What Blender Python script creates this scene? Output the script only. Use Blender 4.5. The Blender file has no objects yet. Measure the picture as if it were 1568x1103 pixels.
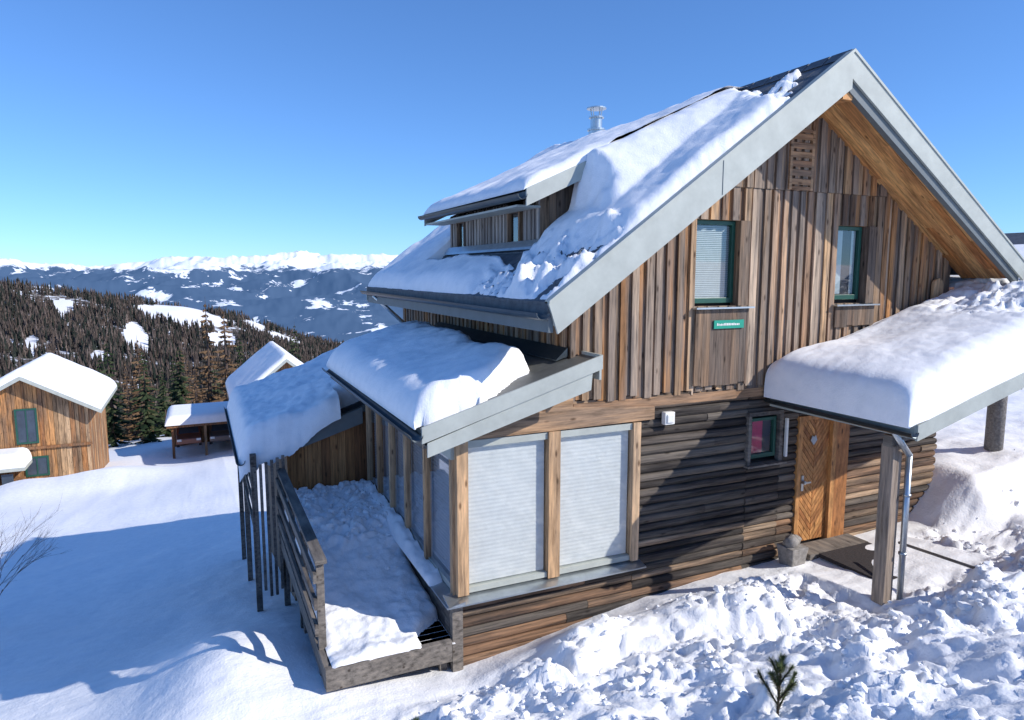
import bpy, math, random
from mathutils import Vector, noise
random.seed(7)
sc=bpy.context.scene
R=random.random
def ru(a,b): return a+(b-a)*random.random()
def ss(x,a,b):
    t=(x-a)/(b-a); t=0 if t<0 else (1 if t>1 else t)
    return t*t*(3-2*t)
def lerp(a,b,t): return a+(b-a)*t
def interp(x,pts):
    if x<=pts[0][0]: return pts[0][1]
    for i in range(len(pts)-1):
        if x<=pts[i+1][0]:
            t=(x-pts[i][0])/(pts[i+1][0]-pts[i][0])
            return lerp(pts[i][1],pts[i+1][1],t)
    return pts[-1][1]
def fbm(x,y,z=0,o=4):
    return noise.fractal(Vector((x,y,z)),0.9,2.0,o)

# ------------------------------------------------------------------ materials
def newmat(name):
    m=bpy.data.materials.new(name); m.use_nodes=True
    nt=m.node_tree; b=nt.nodes['Principled BSDF']
    return m,nt,b
def N(nt,t,**k):
    n=nt.nodes.new(t)
    for a,v in k.items(): setattr(n,a,v)
    return n
def ramp(nt,cols,interp='LINEAR'):
    r=N(nt,'ShaderNodeValToRGB'); r.color_ramp.interpolation=interp
    e=r.color_ramp.elements
    while len(e)<len(cols): e.new(0.5)
    for i,(p,c) in enumerate(cols):
        e[i].position=p; e[i].color=(c[0],c[1],c[2],1)
    return r
def mapping(nt,scale,coord='Object'):
    tc=N(nt,'ShaderNodeTexCoord'); mp=N(nt,'ShaderNodeMapping')
    mp.inputs['Scale'].default_value=scale
    nt.links.new(tc.outputs[coord],mp.inputs[0]); return mp
def noiseN(nt,scale,vec=None,detail=4,rough=.6):
    n=N(nt,'ShaderNodeTexNoise'); n.inputs['Scale'].default_value=scale
    n.inputs['Detail'].default_value=detail; n.inputs['Roughness'].default_value=rough
    if vec is not None: nt.links.new(vec.outputs[0],n.inputs['Vector'])
    return n
def mix(nt,mode,fac,a,b):
    m=N(nt,'ShaderNodeMix',data_type='RGBA',blend_type=mode)
    def put(sock,v):
        if isinstance(v,tuple): sock.default_value=(v[0],v[1],v[2],1)
        elif isinstance(v,(int,float)): sock.default_value=v
        else: nt.links.new(v,sock)
    put(m.inputs[0],fac); put(m.inputs[6],a); put(m.inputs[7],b)
    return m.outputs[2]
def bump(nt,b,h,strength=.3,dist=.02):
    bp=N(nt,'ShaderNodeBump'); bp.inputs['Strength'].default_value=strength
    bp.inputs['Distance'].default_value=dist
    nt.links.new(h,bp.inputs['Height']); nt.links.new(bp.outputs[0],b.inputs['Normal'])
def wood(name,cols,grain=(18,18,1.0),weather=None,wamt=.6,wscale=1.2,dark=.35,rough=.75):
    m,nt,b=newmat(name)
    g=N(nt,'ShaderNodeNewGeometry')
    r=ramp(nt,cols); nt.links.new(g.outputs['Random Per Island'],r.inputs[0])
    tc=N(nt,'ShaderNodeTexCoord'); vm=N(nt,'ShaderNodeVectorMath',operation='MULTIPLY_ADD')
    cx=N(nt,'ShaderNodeCombineXYZ')
    for i in range(3): nt.links.new(g.outputs['Random Per Island'],cx.inputs[i])
    nt.links.new(cx.outputs[0],vm.inputs[0]); vm.inputs[1].default_value=(13,17,23); nt.links.new(tc.outputs['Object'],vm.inputs[2])
    def mpn(sc_):
        mp=N(nt,'ShaderNodeMapping'); mp.inputs['Scale'].default_value=sc_; nt.links.new(vm.outputs[0],mp.inputs[0]); return mp
    n1=noiseN(nt,1.6,mpn(grain),5,.68)
    rg=ramp(nt,[(.32,(dark,dark*.95,dark*.9)),(.46,(.8,.8,.8)),(.58,(1.1,1.08,1.05)),(.72,(1.5,1.42,1.32))])
    nt.links.new(n1.outputs[0],rg.inputs[0])
    c=mix(nt,'MULTIPLY',1.0,r.outputs[0],rg.outputs[0])
    if weather:
        mp2=mapping(nt,tuple(s*0.4 if s>5 else s*.7 for s in grain))
        n2=noiseN(nt,wscale*.5,mp2,4,.65)
        r2=ramp(nt,[(.42,(0,0,0)),(.60,(wamt,wamt,wamt))]); nt.links.new(n2.outputs[0],r2.inputs[0])
        wc=mix(nt,'MULTIPLY',1.0,weather,rg.outputs[0])
        c=mix(nt,'MIX',r2.outputs[0],c,wc)
    v=N(nt,'ShaderNodeTexVoronoi'); v.inputs['Scale'].default_value=1.0
    nt.links.new(mpn(tuple(7 if s>5 else 2.6 for s in grain)).outputs[0],v.inputs['Vector'])
    rk=ramp(nt,[(.06,(.2,.16,.14)),(.17,(1,1,1))]); nt.links.new(v.outputs['Distance'],rk.inputs[0])
    c=mix(nt,'MULTIPLY',.85,c,rk.outputs[0])
    nt.links.new(c,b.inputs['Base Color']); b.inputs['Roughness'].default_value=rough
    b.inputs['Specular IOR Level'].default_value=.25
    bump(nt,b,n1.outputs[0],.55,.012)
    return m
def plain(name,col,rough=.5,metal=0,var=.25,scale=4,bs=.1):
    m,nt,b=newmat(name)
    mp=mapping(nt,(1,1,1)); n=noiseN(nt,scale,mp,4,.65)
    lo=1-var; hi=1+var*.6
    r=ramp(nt,[(.3,(lo,lo,lo)),(.7,(hi,hi,hi))]); nt.links.new(n.outputs[0],r.inputs[0])
    nt.links.new(mix(nt,'MULTIPLY',1.0,col,r.outputs[0]),b.inputs['Base Color'])
    b.inputs['Roughness'].default_value=rough; b.inputs['Metallic'].default_value=metal
    if bs: bump(nt,b,n.outputs[0],bs,.02)
    return m
def snowmat(name,b1=9,b2=45,s1=.35,s2=.3,d1=.06):
    m,nt,b=newmat(name)
    mp=mapping(nt,(1,1,1))
    n1=noiseN(nt,b1,mp,3,.6); n2=noiseN(nt,b2,mp,2,.6)
    r=ramp(nt,[(.3,(.84,.85,.87)),(.6,(.92,.92,.93))]); nt.links.new(n1.outputs[0],r.inputs[0])
    nt.links.new(r.outputs[0],b.inputs['Base Color'])
    b.inputs['Roughness'].default_value=.7
    b.inputs['Specular IOR Level'].default_value=.25
    bp=N(nt,'ShaderNodeBump'); bp.inputs['Strength'].default_value=s1; bp.inputs['Distance'].default_value=d1
    nt.links.new(n1.outputs[0],bp.inputs['Height'])
    bp2=N(nt,'ShaderNodeBump'); bp2.inputs['Strength'].default_value=s2; bp2.inputs['Distance'].default_value=.014
    nt.links.new(n2.outputs[0],bp2.inputs['Height']); nt.links.new(bp.outputs[0],bp2.inputs['Normal'])
    nt.links.new(bp2.outputs[0],b.inputs['Normal'])
    return m
M={}
M['snow']=snowmat('snow_surface',5,34,.4,.4,.05)
M['snowroof']=snowmat('roof_snow',5,50,.3,.3,.03)
M['vwood']=wood('board_wood',[(0,(.075,.055,.045)),(.12,(.26,.14,.07)),(.24,(.50,.24,.09)),(.36,(.33,.25,.19)),(.48,(.60,.45,.32)),(.60,(.40,.19,.075)),(.72,(.26,.215,.175)),(.86,(.64,.40,.21)),(1,(.13,.09,.065))],(16,16,.8),(.20,.165,.14),.85,1.4,.22)
M['vwood_low']=wood('board_wood_weathered',[(0,(.07,.055,.045)),(.3,(.18,.12,.085)),(.6,(.28,.18,.11)),(1,(.14,.105,.085))],(16,16,.9),(.15,.125,.105),.7,1.3,.35)
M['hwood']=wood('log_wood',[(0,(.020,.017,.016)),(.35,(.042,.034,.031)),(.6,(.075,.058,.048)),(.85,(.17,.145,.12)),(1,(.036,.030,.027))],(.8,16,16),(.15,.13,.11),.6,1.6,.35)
M['hwood2']=wood('log_wood_lit_tone',[(0,(.13,.075,.045)),(.4,(.29,.17,.10)),(.75,(.42,.31,.21)),(1,(.16,.10,.06))],(.8,16,16),(.055,.045,.04),.8,1.7,.3)  # lit copy of the log wood, sunlight put into the colour
M['trim']=wood('trim_wood',[(0,(.46,.25,.12)),(.5,(.56,.35,.19)),(1,(.64,.44,.27))],(14,14,1.0),(.25,.19,.14),.5,1.4,.45)
M['trimh']=wood('trim_wood_h',[(0,(.38,.20,.10)),(.5,(.48,.30,.17)),(1,(.32,.17,.09))],(1.0,14,14),(.18,.14,.11),.6,1.4,.4)
M['door']=wood('door_wood',[(0,(.42,.18,.06)),(.5,(.54,.27,.10)),(1,(.34,.14,.05))],(9,9,2.5),None,.5,1,.5,.5)
M['soffit']=wood('soffit_wood',[(0,(.66,.32,.11)),(.5,(.84,.50,.21)),(1,(.50,.21,.07))],(1.4,16,1.4),(.32,.13,.055),.6,1.6,.45,.5)
M['greywood']=wood('grey_wood',[(0,(.10,.09,.08)),(.5,(.18,.16,.14)),(1,(.08,.07,.065))],(6,1.2,12),(.24,.215,.19),.6,1.4,.4)
M['fascia']=plain('fascia_paint',(.42,.44,.395),.6,.0,.14,3,.03)
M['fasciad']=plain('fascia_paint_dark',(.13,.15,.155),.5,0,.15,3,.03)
M['metal']=plain('gutter_metal',(.10,.12,.13),.35,.7,.2,5,0)
M['zinc']=plain('zinc_metal',(.50,.54,.56),.32,.85,.15,6,0)
M['shingle']=plain('roof_shingle',(.10,.11,.125),.65,.1,.4,8,.3)
M['green']=plain('green_frame',(.012,.08,.055),.4,0,.2,6,0)
M['dark']=plain('dark_interior',(.02,.02,.022),.8,0,.2,3,0)
M['blind']=plain('blind_fabric',(.76,.75,.71),.8,0,.08,9,0)
M['blindu']=plain('slat_blind',(.40,.46,.46),.6,0,.1,9,0)
M['pink']=plain('pink_curtain',(.60,.04,.12),.8,0,.2,12,0)
M['white']=plain('white_plastic',(.8,.79,.74),.4,0,.08,6,0)
M['signg']=plain('sign_green',(.01,.30,.20),.4,0,.1,8,0)
M['stone']=plain('stone_pot',(.28,.26,.24),.85,0,.35,14,.5)
M['mat']=plain('mat_dark',(.035,.028,.028),.95,0,.4,30,.5)
def glassmat():
    m=bpy.data.materials.new('window_glass'); m.use_nodes=True; nt=m.node_tree; nt.nodes.clear()
    o=N(nt,'ShaderNodeOutputMaterial'); mx=N(nt,'ShaderNodeMixShader')
    t=N(nt,'ShaderNodeBsdfTransparent'); t.inputs[0].default_value=(.90,.93,.94,1)
    g=N(nt,'ShaderNodeBsdfGlossy'); g.inputs['Roughness'].default_value=.03
    f=N(nt,'ShaderNodeLayerWeight'); f.inputs[0].default_value=.5
    pw=N(nt,'ShaderNodeMath',operation='POWER'); nt.links.new(f.outputs['Facing'],pw.inputs[0]); pw.inputs[1].default_value=3.0
    ma=N(nt,'ShaderNodeMath',operation='MULTIPLY_ADD'); nt.links.new(pw.outputs[0],ma.inputs[0]); ma.inputs[1].default_value=.8; ma.inputs[2].default_value=.10
    nt.links.new(ma.outputs[0],mx.inputs[0]); nt.links.new(t.outputs[0],mx.inputs[1]); nt.links.new(g.outputs[0],mx.inputs[2])
    nt.links.new(mx.outputs[0],o.inputs[0]); return m
M['glass']=glassmat()

# ------------------------------------------------------------------ builders
def empty(name,loc=(0,0,0)):
    e=bpy.data.objects.new(name,None); e.location=loc; sc.collection.objects.link(e); return e
class MB:
    def __init__(s): s.v=[]; s.f=[]
    def add(s,vs,fs):
        o=len(s.v); s.v+= [tuple(p) for p in vs]; s.f+=[tuple(i+o for i in f) for f in fs]
    def hexa(s,p):
        s.add(p,[(0,3,2,1),(4,5,6,7),(0,1,5,4),(1,2,6,5),(2,3,7,6),(3,0,4,7)])
    def box(s,x0,x1,y0,y1,z0,z1):
        s.hexa([(x0,y0,z0),(x1,y0,z0),(x1,y1,z0),(x0,y1,z0),(x0,y0,z1),(x1,y0,z1),(x1,y1,z1),(x0,y1,z1)])
    def prism(s,poly,d):
        n=len(poly); d=Vector(d); a=[Vector(p) for p in poly]; b=[p+d for p in a]
        s.add(a+b,[tuple(range(n))[::-1],tuple(range(n,2*n))]+[(i,(i+1)%n,(i+1)%n+n,i+n) for i in range(n)])
    def cyl(s,p0,p1,r0,r1=None,n=10,cap=True):
        r1=r0 if r1 is None else r1
        p0=Vector(p0);p1=Vector(p1);d=(p1-p0).normalized()
        u=d.orthogonal().normalized(); w=d.cross(u)
        a=[];b=[]
        for i in range(n):
            t=2*math.pi*i/n; q=u*math.cos(t)+w*math.sin(t)
            a.append(p0+q*r0); b.append(p1+q*r1)
        fs=[(i,(i+1)%n,(i+1)%n+n,i+n) for i in range(n)]
        if cap: fs+=[tuple(range(n))[::-1],tuple(range(n,2*n))]
        s.add(a+b,fs)
    def halfpipe(s,p0,p1,r,side=Vector((1,0,0)),n=8):
        p0=Vector(p0);p1=Vector(p1)
        a=[];b=[]
        for rr in (r,r*.88):
            for i in range(n+1):
                t=math.pi*i/n; q=side*(-math.cos(t))*rr+Vector((0,0,-math.sin(t)*rr))
                a.append(p0+q); b.append(p1+q)
        m=2*(n+1); fs=[]
        for k in (0,n+1):
            for i in range(n): fs.append((k+i,k+i+1,m+k+i+1,m+k+i))
        fs.append((0,n+1,m+n+1,m)); fs.append((n,2*n+1,m+2*n+1,m+n))
        for i in range(n):
            fs.append((i,i+1,n+2+i,n+1+i)); fs.append((m+i,m+i+1,m+n+2+i,m+n+1+i))
        s.add(a+b,fs)
    def obj(s,name,mat,parent=None,smooth=False,bevel=0):
        me=bpy.data.meshes.new(name); me.from_pydata(s.v,[],s.f); me.update()
        if smooth: me.polygons.foreach_set('use_smooth',[True]*len(me.polygons))
        me.materials.append(mat)
        o=bpy.data.objects.new(name,me); sc.collection.objects.link(o)
        if parent:
            o.parent=parent; o.location=-parent.location
        if bevel:
            b=o.modifiers.new('b','BEVEL'); b.width=bevel; b.segments=2; b.limit_method='ANGLE'
        return o
def lin(a,b,n): return [a+(b-a)*i/(n-1) for i in range(n)]
def edgy(a,b,n,k=6):
    L=lin(a,b,n); h=L[1]-L[0]; e=[h*((i/k)**2) for i in range(1,k)]
    return sorted([a]+[a+x for x in e]+L[1:-1]+[b-x for x in e]+[b])
def sheet(name,us,vs,fn,mat,parent=None,cut=None):
    P=[];T=[]
    for v in vs:
        for u in us:
            x,y,z,t=fn(u,v); P.append((x,y,z)); T.append(t)
    nu=len(us); F=[]
    for j in range(len(vs)-1):
        for i in range(nu-1):
            a=j*nu+i; q=(a,a+1,a+nu+1,a+nu)
            if cut is not None and max(T[k] for k in q)<=cut: continue
            F.append(q)
    b=MB(); b.v=P; b.f=F
    return b.obj(name,mat,parent,True)
def edgeprof(d,r):
    if d<=0: return 0
    if d>=r: return 1
    q=1-d/r; return math.sqrt(max(0,1-q*q))
PHI=(1+5**.5)/2
ICV=[Vector(p).normalized() for p in [(-1,PHI,0),(1,PHI,0),(-1,-PHI,0),(1,-PHI,0),(0,-1,PHI),(0,1,PHI),(0,-1,-PHI),(0,1,-PHI),(PHI,0,-1),(PHI,0,1),(-PHI,0,-1),(-PHI,0,1)]]
ICF=[(0,11,5),(0,5,1),(0,1,7),(0,7,10),(0,10,11),(1,5,9),(5,11,4),(11,10,2),(10,7,6),(7,1,8),(3,9,4),(3,4,2),(3,2,6),(3,6,8),(3,8,9),(4,9,5),(2,4,11),(6,2,10),(8,6,7),(9,8,1)]
def chunk(b,x,y,z,r):
    s=(ru(.7,1.3),ru(.7,1.3),ru(.5,.9))
    a=R()*6; c,sn=math.cos(a),math.sin(a)
    vs=[]
    for p in ICV:
        k=r*ru(.72,1.2); q=(p.x*s[0]*k,p.y*s[1]*k,p.z*s[2]*k)
        vs.append((x+q[0]*c-q[1]*sn,y+q[0]*sn+q[1]*c,z+q[2]))
    b.add(vs,ICF)

# ------------------------------------------------------------------ terrain
Z0=[(-12,-5.9),(-4,-5.5),(1.0,-5.05),(2.8,-5.08),(4,-4.92),(5.7,-4.66),(7,-4.62),(8.3,-4.5),(9.2,-4.4),(11.3,-4.35),(12.2,-3.55),(14,-3.35),(22,-3.1),(40,-3)]
PY=[(0,0),(8,-1.7),(20,-3.7),(40,-6.9),(60,-9.3),(110,-19)]
PYR=[(0,0),(10,-.5),(40,-3),(110,-14)]
def rubmask(x,y):
    m=ss(x,2.0,4.2)*ss(-y,.25,1.0)
    m=max(m,ss(x,-1.0,1.0)*ss(-y,.45,1.2))
    m*=1-.85*ss(-y,4.3+.25*max(0,8-x),5.5+.25*max(0,8-x))
    if 8.0<x<10.6 and y>-2.3: m*=ss(-y,1.7,2.3)
    m*=.45+.55*ss(noise.noise(Vector((x*.8,y*.8,11.5))),-.35,.15)
    return max(m,.22*ss(x,11.4,12.4)*ss(-y,-3,-1)*(1-ss(x,18,24)))
def ground(x,y,detail=True):
    z=interp(x,Z0)
    r=math.hypot(x,y+7.8)
    if y>0:
        w=ss(x,7,16)
        z+=lerp(interp(y,PY),interp(y,PYR),w)
    else:
        a=-y
        shelf=lerp(.6,2.0,ss(x,2,7.5))
        z+=.10*min(a,shelf)+.43*max(0,a-shelf)
        if x>10.6: z-=ss(x,10.8,12.4)*.80*ss(a,.5,1.2)*(1-ss(a,2.5,4.5))
        z=min(z,-1.75+.05*(a-7.8))
    if r>110:
        z=min(z,lerp(z,-26-.4*(r-110),ss(r,105,130)))
        z=max(z,-760)
    if not detail: return z
    if r<90:
        z+=.12*fbm(x*.18,y*.18,3.1,3)+.05*fbm(x*.6,y*.6,1.2,3)
        if r<40: z+=.018*fbm(x*1.6,y*3.2,2.2,3)
        z+=.60*math.exp(-((x-.1)**2/1.1+(y-1.6)**2/3.0))
        z+=.38*math.exp(-((x-4.1)**2/.9+(y+.8)**2/.3))
        z+=.34*math.exp(-((x-6.3)**2/1.6+(y+1.1)**2/.4))
        z+=.22*math.exp(-((x-9.6)**2/2.6+(y+2.9)**2/.3))
        z+=1.0*math.exp(-((x+5)**2/6+(y-36)**2/6))+.9*math.exp(-((x+9)**2/7+(y-35)**2/5))-.9*math.exp(-((x)**2/14+(y-47)**2/22))
    m=rubmask(x,y)
    if m>.01:
        wx=x+.12*fbm(x*2.3,y*2.3,5,3); wy=y+.12*fbm(x*2.3,y*2.3,9,3)
        z+=m*.20*fbm(x*1.1,y*1.1,15,3)
        for sc_,am,of in ((.60,.15,0),(.25,.085,7.7),(.12,.035,3.3)):
            d,p=noise.voronoi(Vector((wx/sc_,wy/sc_,of)))
            h=(math.sin(p[0][0]*127.1+p[0][1]*311.7)*43758.5453)%1
            g=(p[0][0]*13.7)%1-.5; g2=(p[0][1]*17.3)%1-.5
            e=min(1,(d[1]-d[0])*3)
            z+=m*am*(h*e+ (g*(wx/sc_-p[0][0])+g2*(wy/sc_-p[0][1]))*e*1.1)
        z+=m*(.045*fbm(x*5,y*5,0,4)+.018*fbm(x*13,y*13,0,2))-m*.12
    return z
def rng(a,b,st): 
    n=max(1,round((b-a)/st)); return [a+(b-a)*i/n for i in range(n)]
def geo(a,first,fac,limit,sgn):
    o=[];st=first;x=a
    while abs(x)<limit:
        x+=sgn*st; o.append(x); st*=fac
    return o
xs=sorted(geo(-14,.25,1.14,30000,-1))+rng(-14,-1.0,.14)+rng(-1.0,11.2,.04)+rng(11.2,20,.12)+[20]+geo(20,.25,1.14,30000,1)
ys=sorted(geo(-9,.3,1.3,3000,-1))+rng(-9,-6,.1)+rng(-6,-.3,.04)+rng(-.3,13,.12)+[13]+geo(13,.2,1.1,30000,1)
sheet('snow_ground',xs,ys,lambda x,y:(x,y,ground(x,y),1),M['snow'])
rbm=MB()
for i in range(9000):
    x=ru(-.8,16); y=ru(-5.8,-.2)
    if R()>rubmask(x,y)**1.5*.7: continue
    if noise.noise(Vector((x*1.1,y*1.1,3)))<-.12: continue
    r_=.014+.06*R()**3.5
    chunk(rbm,x,y,ground(x,y)+r_*.2,r_)
rbm.obj('snow_rubble',M['snow'])

# ------------------------------------------------------------------ chalet
H=empty('wooden_chalet',(8.2,4,-4.5))
XR,ZR=8.19,2.93; SL,SR=.715,.655
XL,XE=3.6,12.46
Y0,Y1=-.9,8.15
def ztop(x): return ZR-SL*(XR-x) if x<XR else ZR-SR*(x-XR)
OPU=[(6.39,7.36,-.48,.74),(9.14,10.02,-.49,.73)]
OPL=[(2.6,5.46,-4.10,-2.06),(7.52,8.2,-2.90,-2.17),(8.56,9.34,-4.6,-2.26)]
def split(a,b,ops,z0,z1):
    cuts=sorted(set([a,b]+[c for o in ops for c in o[:2] if a<c<b]))
    res=[]
    for xa,xb in zip(cuts[:-1],cuts[1:]):
        iv=[(z0,z1)]
        for o in ops:
            if o[0]<=xa+1e-6 and o[1]>=xb-1e-6:
                n=[]
                for (p,q) in iv:
                    if o[2]>p: n.append((p,min(q,o[2])))
                    if o[3]<q: n.append((max(p,o[3]),q))
                iv=[t for t in n if t[1]-t[0]>.01]
        res.append((xa,xb,iv))
    return res
up=MB()
def vboard(bb,x0,x1,z0,top,y0,y1):
    if isinstance(top,float): t0=t1=top
    else: t0,t1=ztop(x0)-.33,ztop(x1)-.33
    if min(t0,t1)<=z0+.02: return
    bb.hexa([(x0,y0,z0),(x1,y0,z0),(x1,y1,z0),(x0,y1,z0),(x0,y0,t0),(x1,y0,t1),(x1,y1,t1),(x0,y1,t0)])
x=4.42
while x<11.98:
    w=ru(.15,.235)
    for layer,(a,b,ya,yb) in enumerate([(x+.003,min(x+w-.003,11.99),0.0+ru(-.006,.006),.11),(x-ru(.04,.07),x+ru(.04,.07),-.035+ru(-.008,.006),-.008)]):
        if a<4.4: a=4.4
        for xa,xb,iv in split(a,b,OPU,-1.7,9):
            for (p,q) in iv:
                zb=p+(ru(-.045,.03) if p==-1.7 else 0)
                if q>=9:
                    if zb<1.2 and min(ztop(xa),ztop(xb))-.33>1.24:
                        vboard(up,xa,xb,zb,1.205,ya,yb); vboard(up,xa,xb,1.21,None,ya-.018,yb)
                    else: vboard(up,xa,xb,zb,None,ya,yb)
                else: vboard(up,xa,xb,zb,q,ya,yb)
    x+=w
up.obj('gable_boards',M['vwood'],H)
body=MB()
body.prism([(4.46,.14,-5.6),(11.95,.14,-5.6),(11.95,.14,ztop(11.95)-.4),(XR,.14,ZR-.4),(4.46,.14,ztop(4.46)-.4)],(0,7.8,0))
body.obj('house_body',M['dark'],H)
sk=MB()
y=0.12
while y<7.95:
    w=ru(.17,.23)
    sk.box(4.40,4.455,y,y+w-.006,-5.5,ztop(4.4)-.36); sk.box(4.37,4.4,y-.05,y+.05,-1.6,ztop(4.4)-.36)
    sk.box(11.955,12.01,y,y+w-.006,-5.0,ztop(12)-.36)
    y+=w
x=4.42
while x<11.9:
    w=ru(.17,.23); x2=min(x+w-.006,11.99)
    vboard(sk,x,x2,-7.5,None,7.95,8.0); x+=w
sk.obj('side_boards',M['vwood'],H)
lg=MB(); lg2=MB()
def logseg(bb,xa,xb,z,h,y=0.05):
    y2=y+ru(-.012,.012)
    prof=[(0.06,0),(-.015,.004),(-.04,h*.25),(-.048,h*.55),(-.04,h*.86),(-.012,h-.004),(.06,h)]
    n=len(prof)
    ns=max(2,int((xb-xa)/.35)+1); vs=[]
    for k in range(ns):
        xx=xa+(xb-xa)*k/(ns-1); wv=.007*noise.noise(Vector((xx*2,z*9,1))); yv=lerp(y,y2,k/(ns-1))+.01*noise.noise(Vector((xx*1.7,z*7,4)))
        vs+=[(xx,yv+p,z+q+(wv if 0<i<n-1 else 0)) for i,(p,q) in enumerate(prof)]
    fs=[tuple(range(n)),tuple(range(n*(ns-1),n*ns))[::-1]]
    for k in range(ns-1): fs+=[(k*n+i,(k+1)*n+i,(k+1)*n+(i+1)%n,k*n+(i+1)%n) for i in range(n)]
    bb.add(vs,fs)
z=-5.6
while z<-1.76:
    h=ru(.105,.15)
    for xa,xb,iv in split(2.82,11.98,[(a,b,c,d) for a,b,c,d in OPL],z,z+h):
        if not iv: continue
        za,zb=iv[0]
        if xb<=4.45 and z>-2.06: continue
        p=xa
        while p<xb-.01:
            q=min(xb,p+ru(1.2,3.2)); 
            if xb-q<.4: q=xb
            tgt=lg2 if (z>-1.98 or (z<-4.1 and q<6 and R()<.6) or (z<-3.75 and R()<.4) or (p>9.3 and R()<.75)) else lg  # which logs get the painted lit tone
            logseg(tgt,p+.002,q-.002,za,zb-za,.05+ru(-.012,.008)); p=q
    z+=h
lg.obj('log_wall',M['hwood'],H,False); lg2.obj('log_wall_lit_tone',M['hwood2'],H,False)
sb=MB(); sb.box(2.86,4.46,.12,4.8,-5.7,-4.12); sb.obj('sunroom_base',M['dark'],H)
fr=MB()
fr.prism([(2.80,.06,-2.06),(5.75,.06,-2.04),(5.75,.06,-1.86),(4.44,.06,-1.76),(4.44,.06,-1.3),(2.80,.06,-1.86)],(0,-.10,0))
fr.box(4.46,8.1,-.02,.04,-1.86,-1.73)
fr.obj('frieze_board',M['trimh'],H)
tr=MB(); gf=MB(); gl=MB(); dk=MB(); bl=MB(); blu=MB()
def pane(x0,x1,y,z0,z1): gl.add([(x0,y,z0),(x1,y,z0),(x1,y,z1),(x0,y,z1)],[(0,1,2,3)])
def window(x0,x1,z0,z1,y,fw=.06,kind='half'):
    gf.box(x0,x0+fw,y-.05,y+.02,z0,z1); gf.box(x1-fw,x1,y-.05,y+.02,z0,z1)
    gf.box(x0+fw,x1-fw,y-.048,y+.02,z1-fw,z1); gf.box(x0+fw,x1-fw,y-.048,y+.02,z0,z0+fw*1.3)
    pane(x0+fw,x1-fw,y-.012,z0+fw,z1-fw)
    if kind=='half':
        n=int((z1-z0)/.03)
        for i in range(n):
            zz=z0+fw+.012+i*(z1-z0-2*fw-.02)/n
            blu.hexa([(x0+fw,y+.008,zz),(x1-fw,y+.008,zz),(x1-fw,y+.018,zz+.020),(x0+fw,y+.018,zz+.020),
                     (x0+fw,y+.010,zz+.003),(x1-fw,y+.010,zz+.003),(x1-fw,y+.020,zz+.023),(x0+fw,y+.020,zz+.023)])
    dk.box(x0,x1,y+.028,y+.035,z0,z1)
window(6.40,7.16,-.44,.735,.10); 
window(9.15,9.78,-.43,.725,.10,kind='q')
blu.box(9.22,9.42,.110,.114,-.34,.66); blu.box(9.62,9.71,.110,.114,-.34,.66)
for (x0,x1,z0,z1) in OPU:
    tr.box(x1-.20,x1-.13,-.06,.11,z0,z1-.002)
    tr.box(x1-.13,x1+.0,-.045,.1,z0,z1-.002)
zi=MB()
for (x0,x1,z0,z1) in OPU:
    zi.box(x0-.04,x1+.05,-.14,.09,z0-.035,z0-.012)
tr.obj('window_reveals',M['vwood_low'],H)
zi.obj('window_sills',M['zinc'],H)
ap=MB()
for (x0,x1,z0,z1),zb in zip(OPU,(-1.62,-.85)):
    xx=x0
    while xx<x1-.02:
        w=ru(.11,.15); ap.box(xx,min(xx+w-.004,x1),-.075,-.047,zb+ru(-.02,.02),z0-.04); xx+=w
ap.obj('window_apron',M['vwood_low'],H)
window(7.56,8.10,-2.84,-2.21,.06,.05,kind='n')
pk=MB()
for i in range(20):
    xa=7.61+i*.013; pk.add([(xa,.068+(i%2)*.008,-2.8),(xa+.013,.068+((i+1)%2)*.008,-2.8),(xa+.013,.068+((i+1)%2)*.008,-2.25),(xa,.068+(i%2)*.008,-2.25)],[(0,1,2,3)])
pk.obj('curtain',M['pink'],H)
ws=MB(); ws.box(7.46,8.24,-.10,.02,-2.955,-2.925); ws.box(7.50,7.555,-.035,.05,-2.92,-2.17); ws.box(8.13,8.2,-.035,.05,-2.92,-2.17); ws.box(7.50,8.2,-.036,.05,-2.17,-2.11)
ws.obj('small_window_trim',M['greywood'],H)
sh=MB(); sh.box(8.245,8.285,-.06,-.02,-2.86,-2.25); sh.obj('window_thermometer',M['white'],H)
dr=MB()
def clipz(poly,z0,z1):
    for lim,sg in ((z0,1),(z1,-1)):
        out=[]
        for i in range(len(poly)):
            a=poly[i-1]; b=poly[i]
            ia=(a[1]-lim)*sg>=0; ib=(b[1]-lim)*sg>=0
            if ia!=ib:
                t=(lim-a[1])/(b[1]-a[1]); out.append((a[0]+(b[0]-a[0])*t,lim))
            if ib: out.append(b)
        poly=out
        if len(poly)<3: return []
    return poly
dx0,dx1,dz0,dz1=8.64,9.30,-4.36,-2.33; xm=(dx0+dx1)/2
for a,b,s in ((dx0,xm-.004,-1.25),(xm+.004,dx1,1.25)):
    c=dz0-1
    while c<dz1+1:
        w=.105; g=.012
        poly=clipz([(a,c),(b,c+s*(b-a)),(b,c+w-g+s*(b-a)),(a,c+w-g)],dz0,dz1)
        if poly: dr.prism([(p[0],.03,p[1]) for p in poly],(0,.04,0))
        c+=w
dr.box(dx0,dx1,.085,.095,dz0,dz1)
dr.obj('door_leaf',M['door'],H)
dj=MB()
dj.box(8.55,8.635,-.03,.12,-4.5,-2.26); dj.box(9.305,9.40,-.03,.12,-4.5,-2.26); dj.box(9.405,9.56,-.025,.06,-4.5,-2.2); dj.box(9.565,9.70,-.02,.055,-4.5,-2.2)
dj.box(8.636,9.304,-.028,.12,-2.328,-2.26)
dj.obj('door_jambs',M['door'],H)
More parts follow.
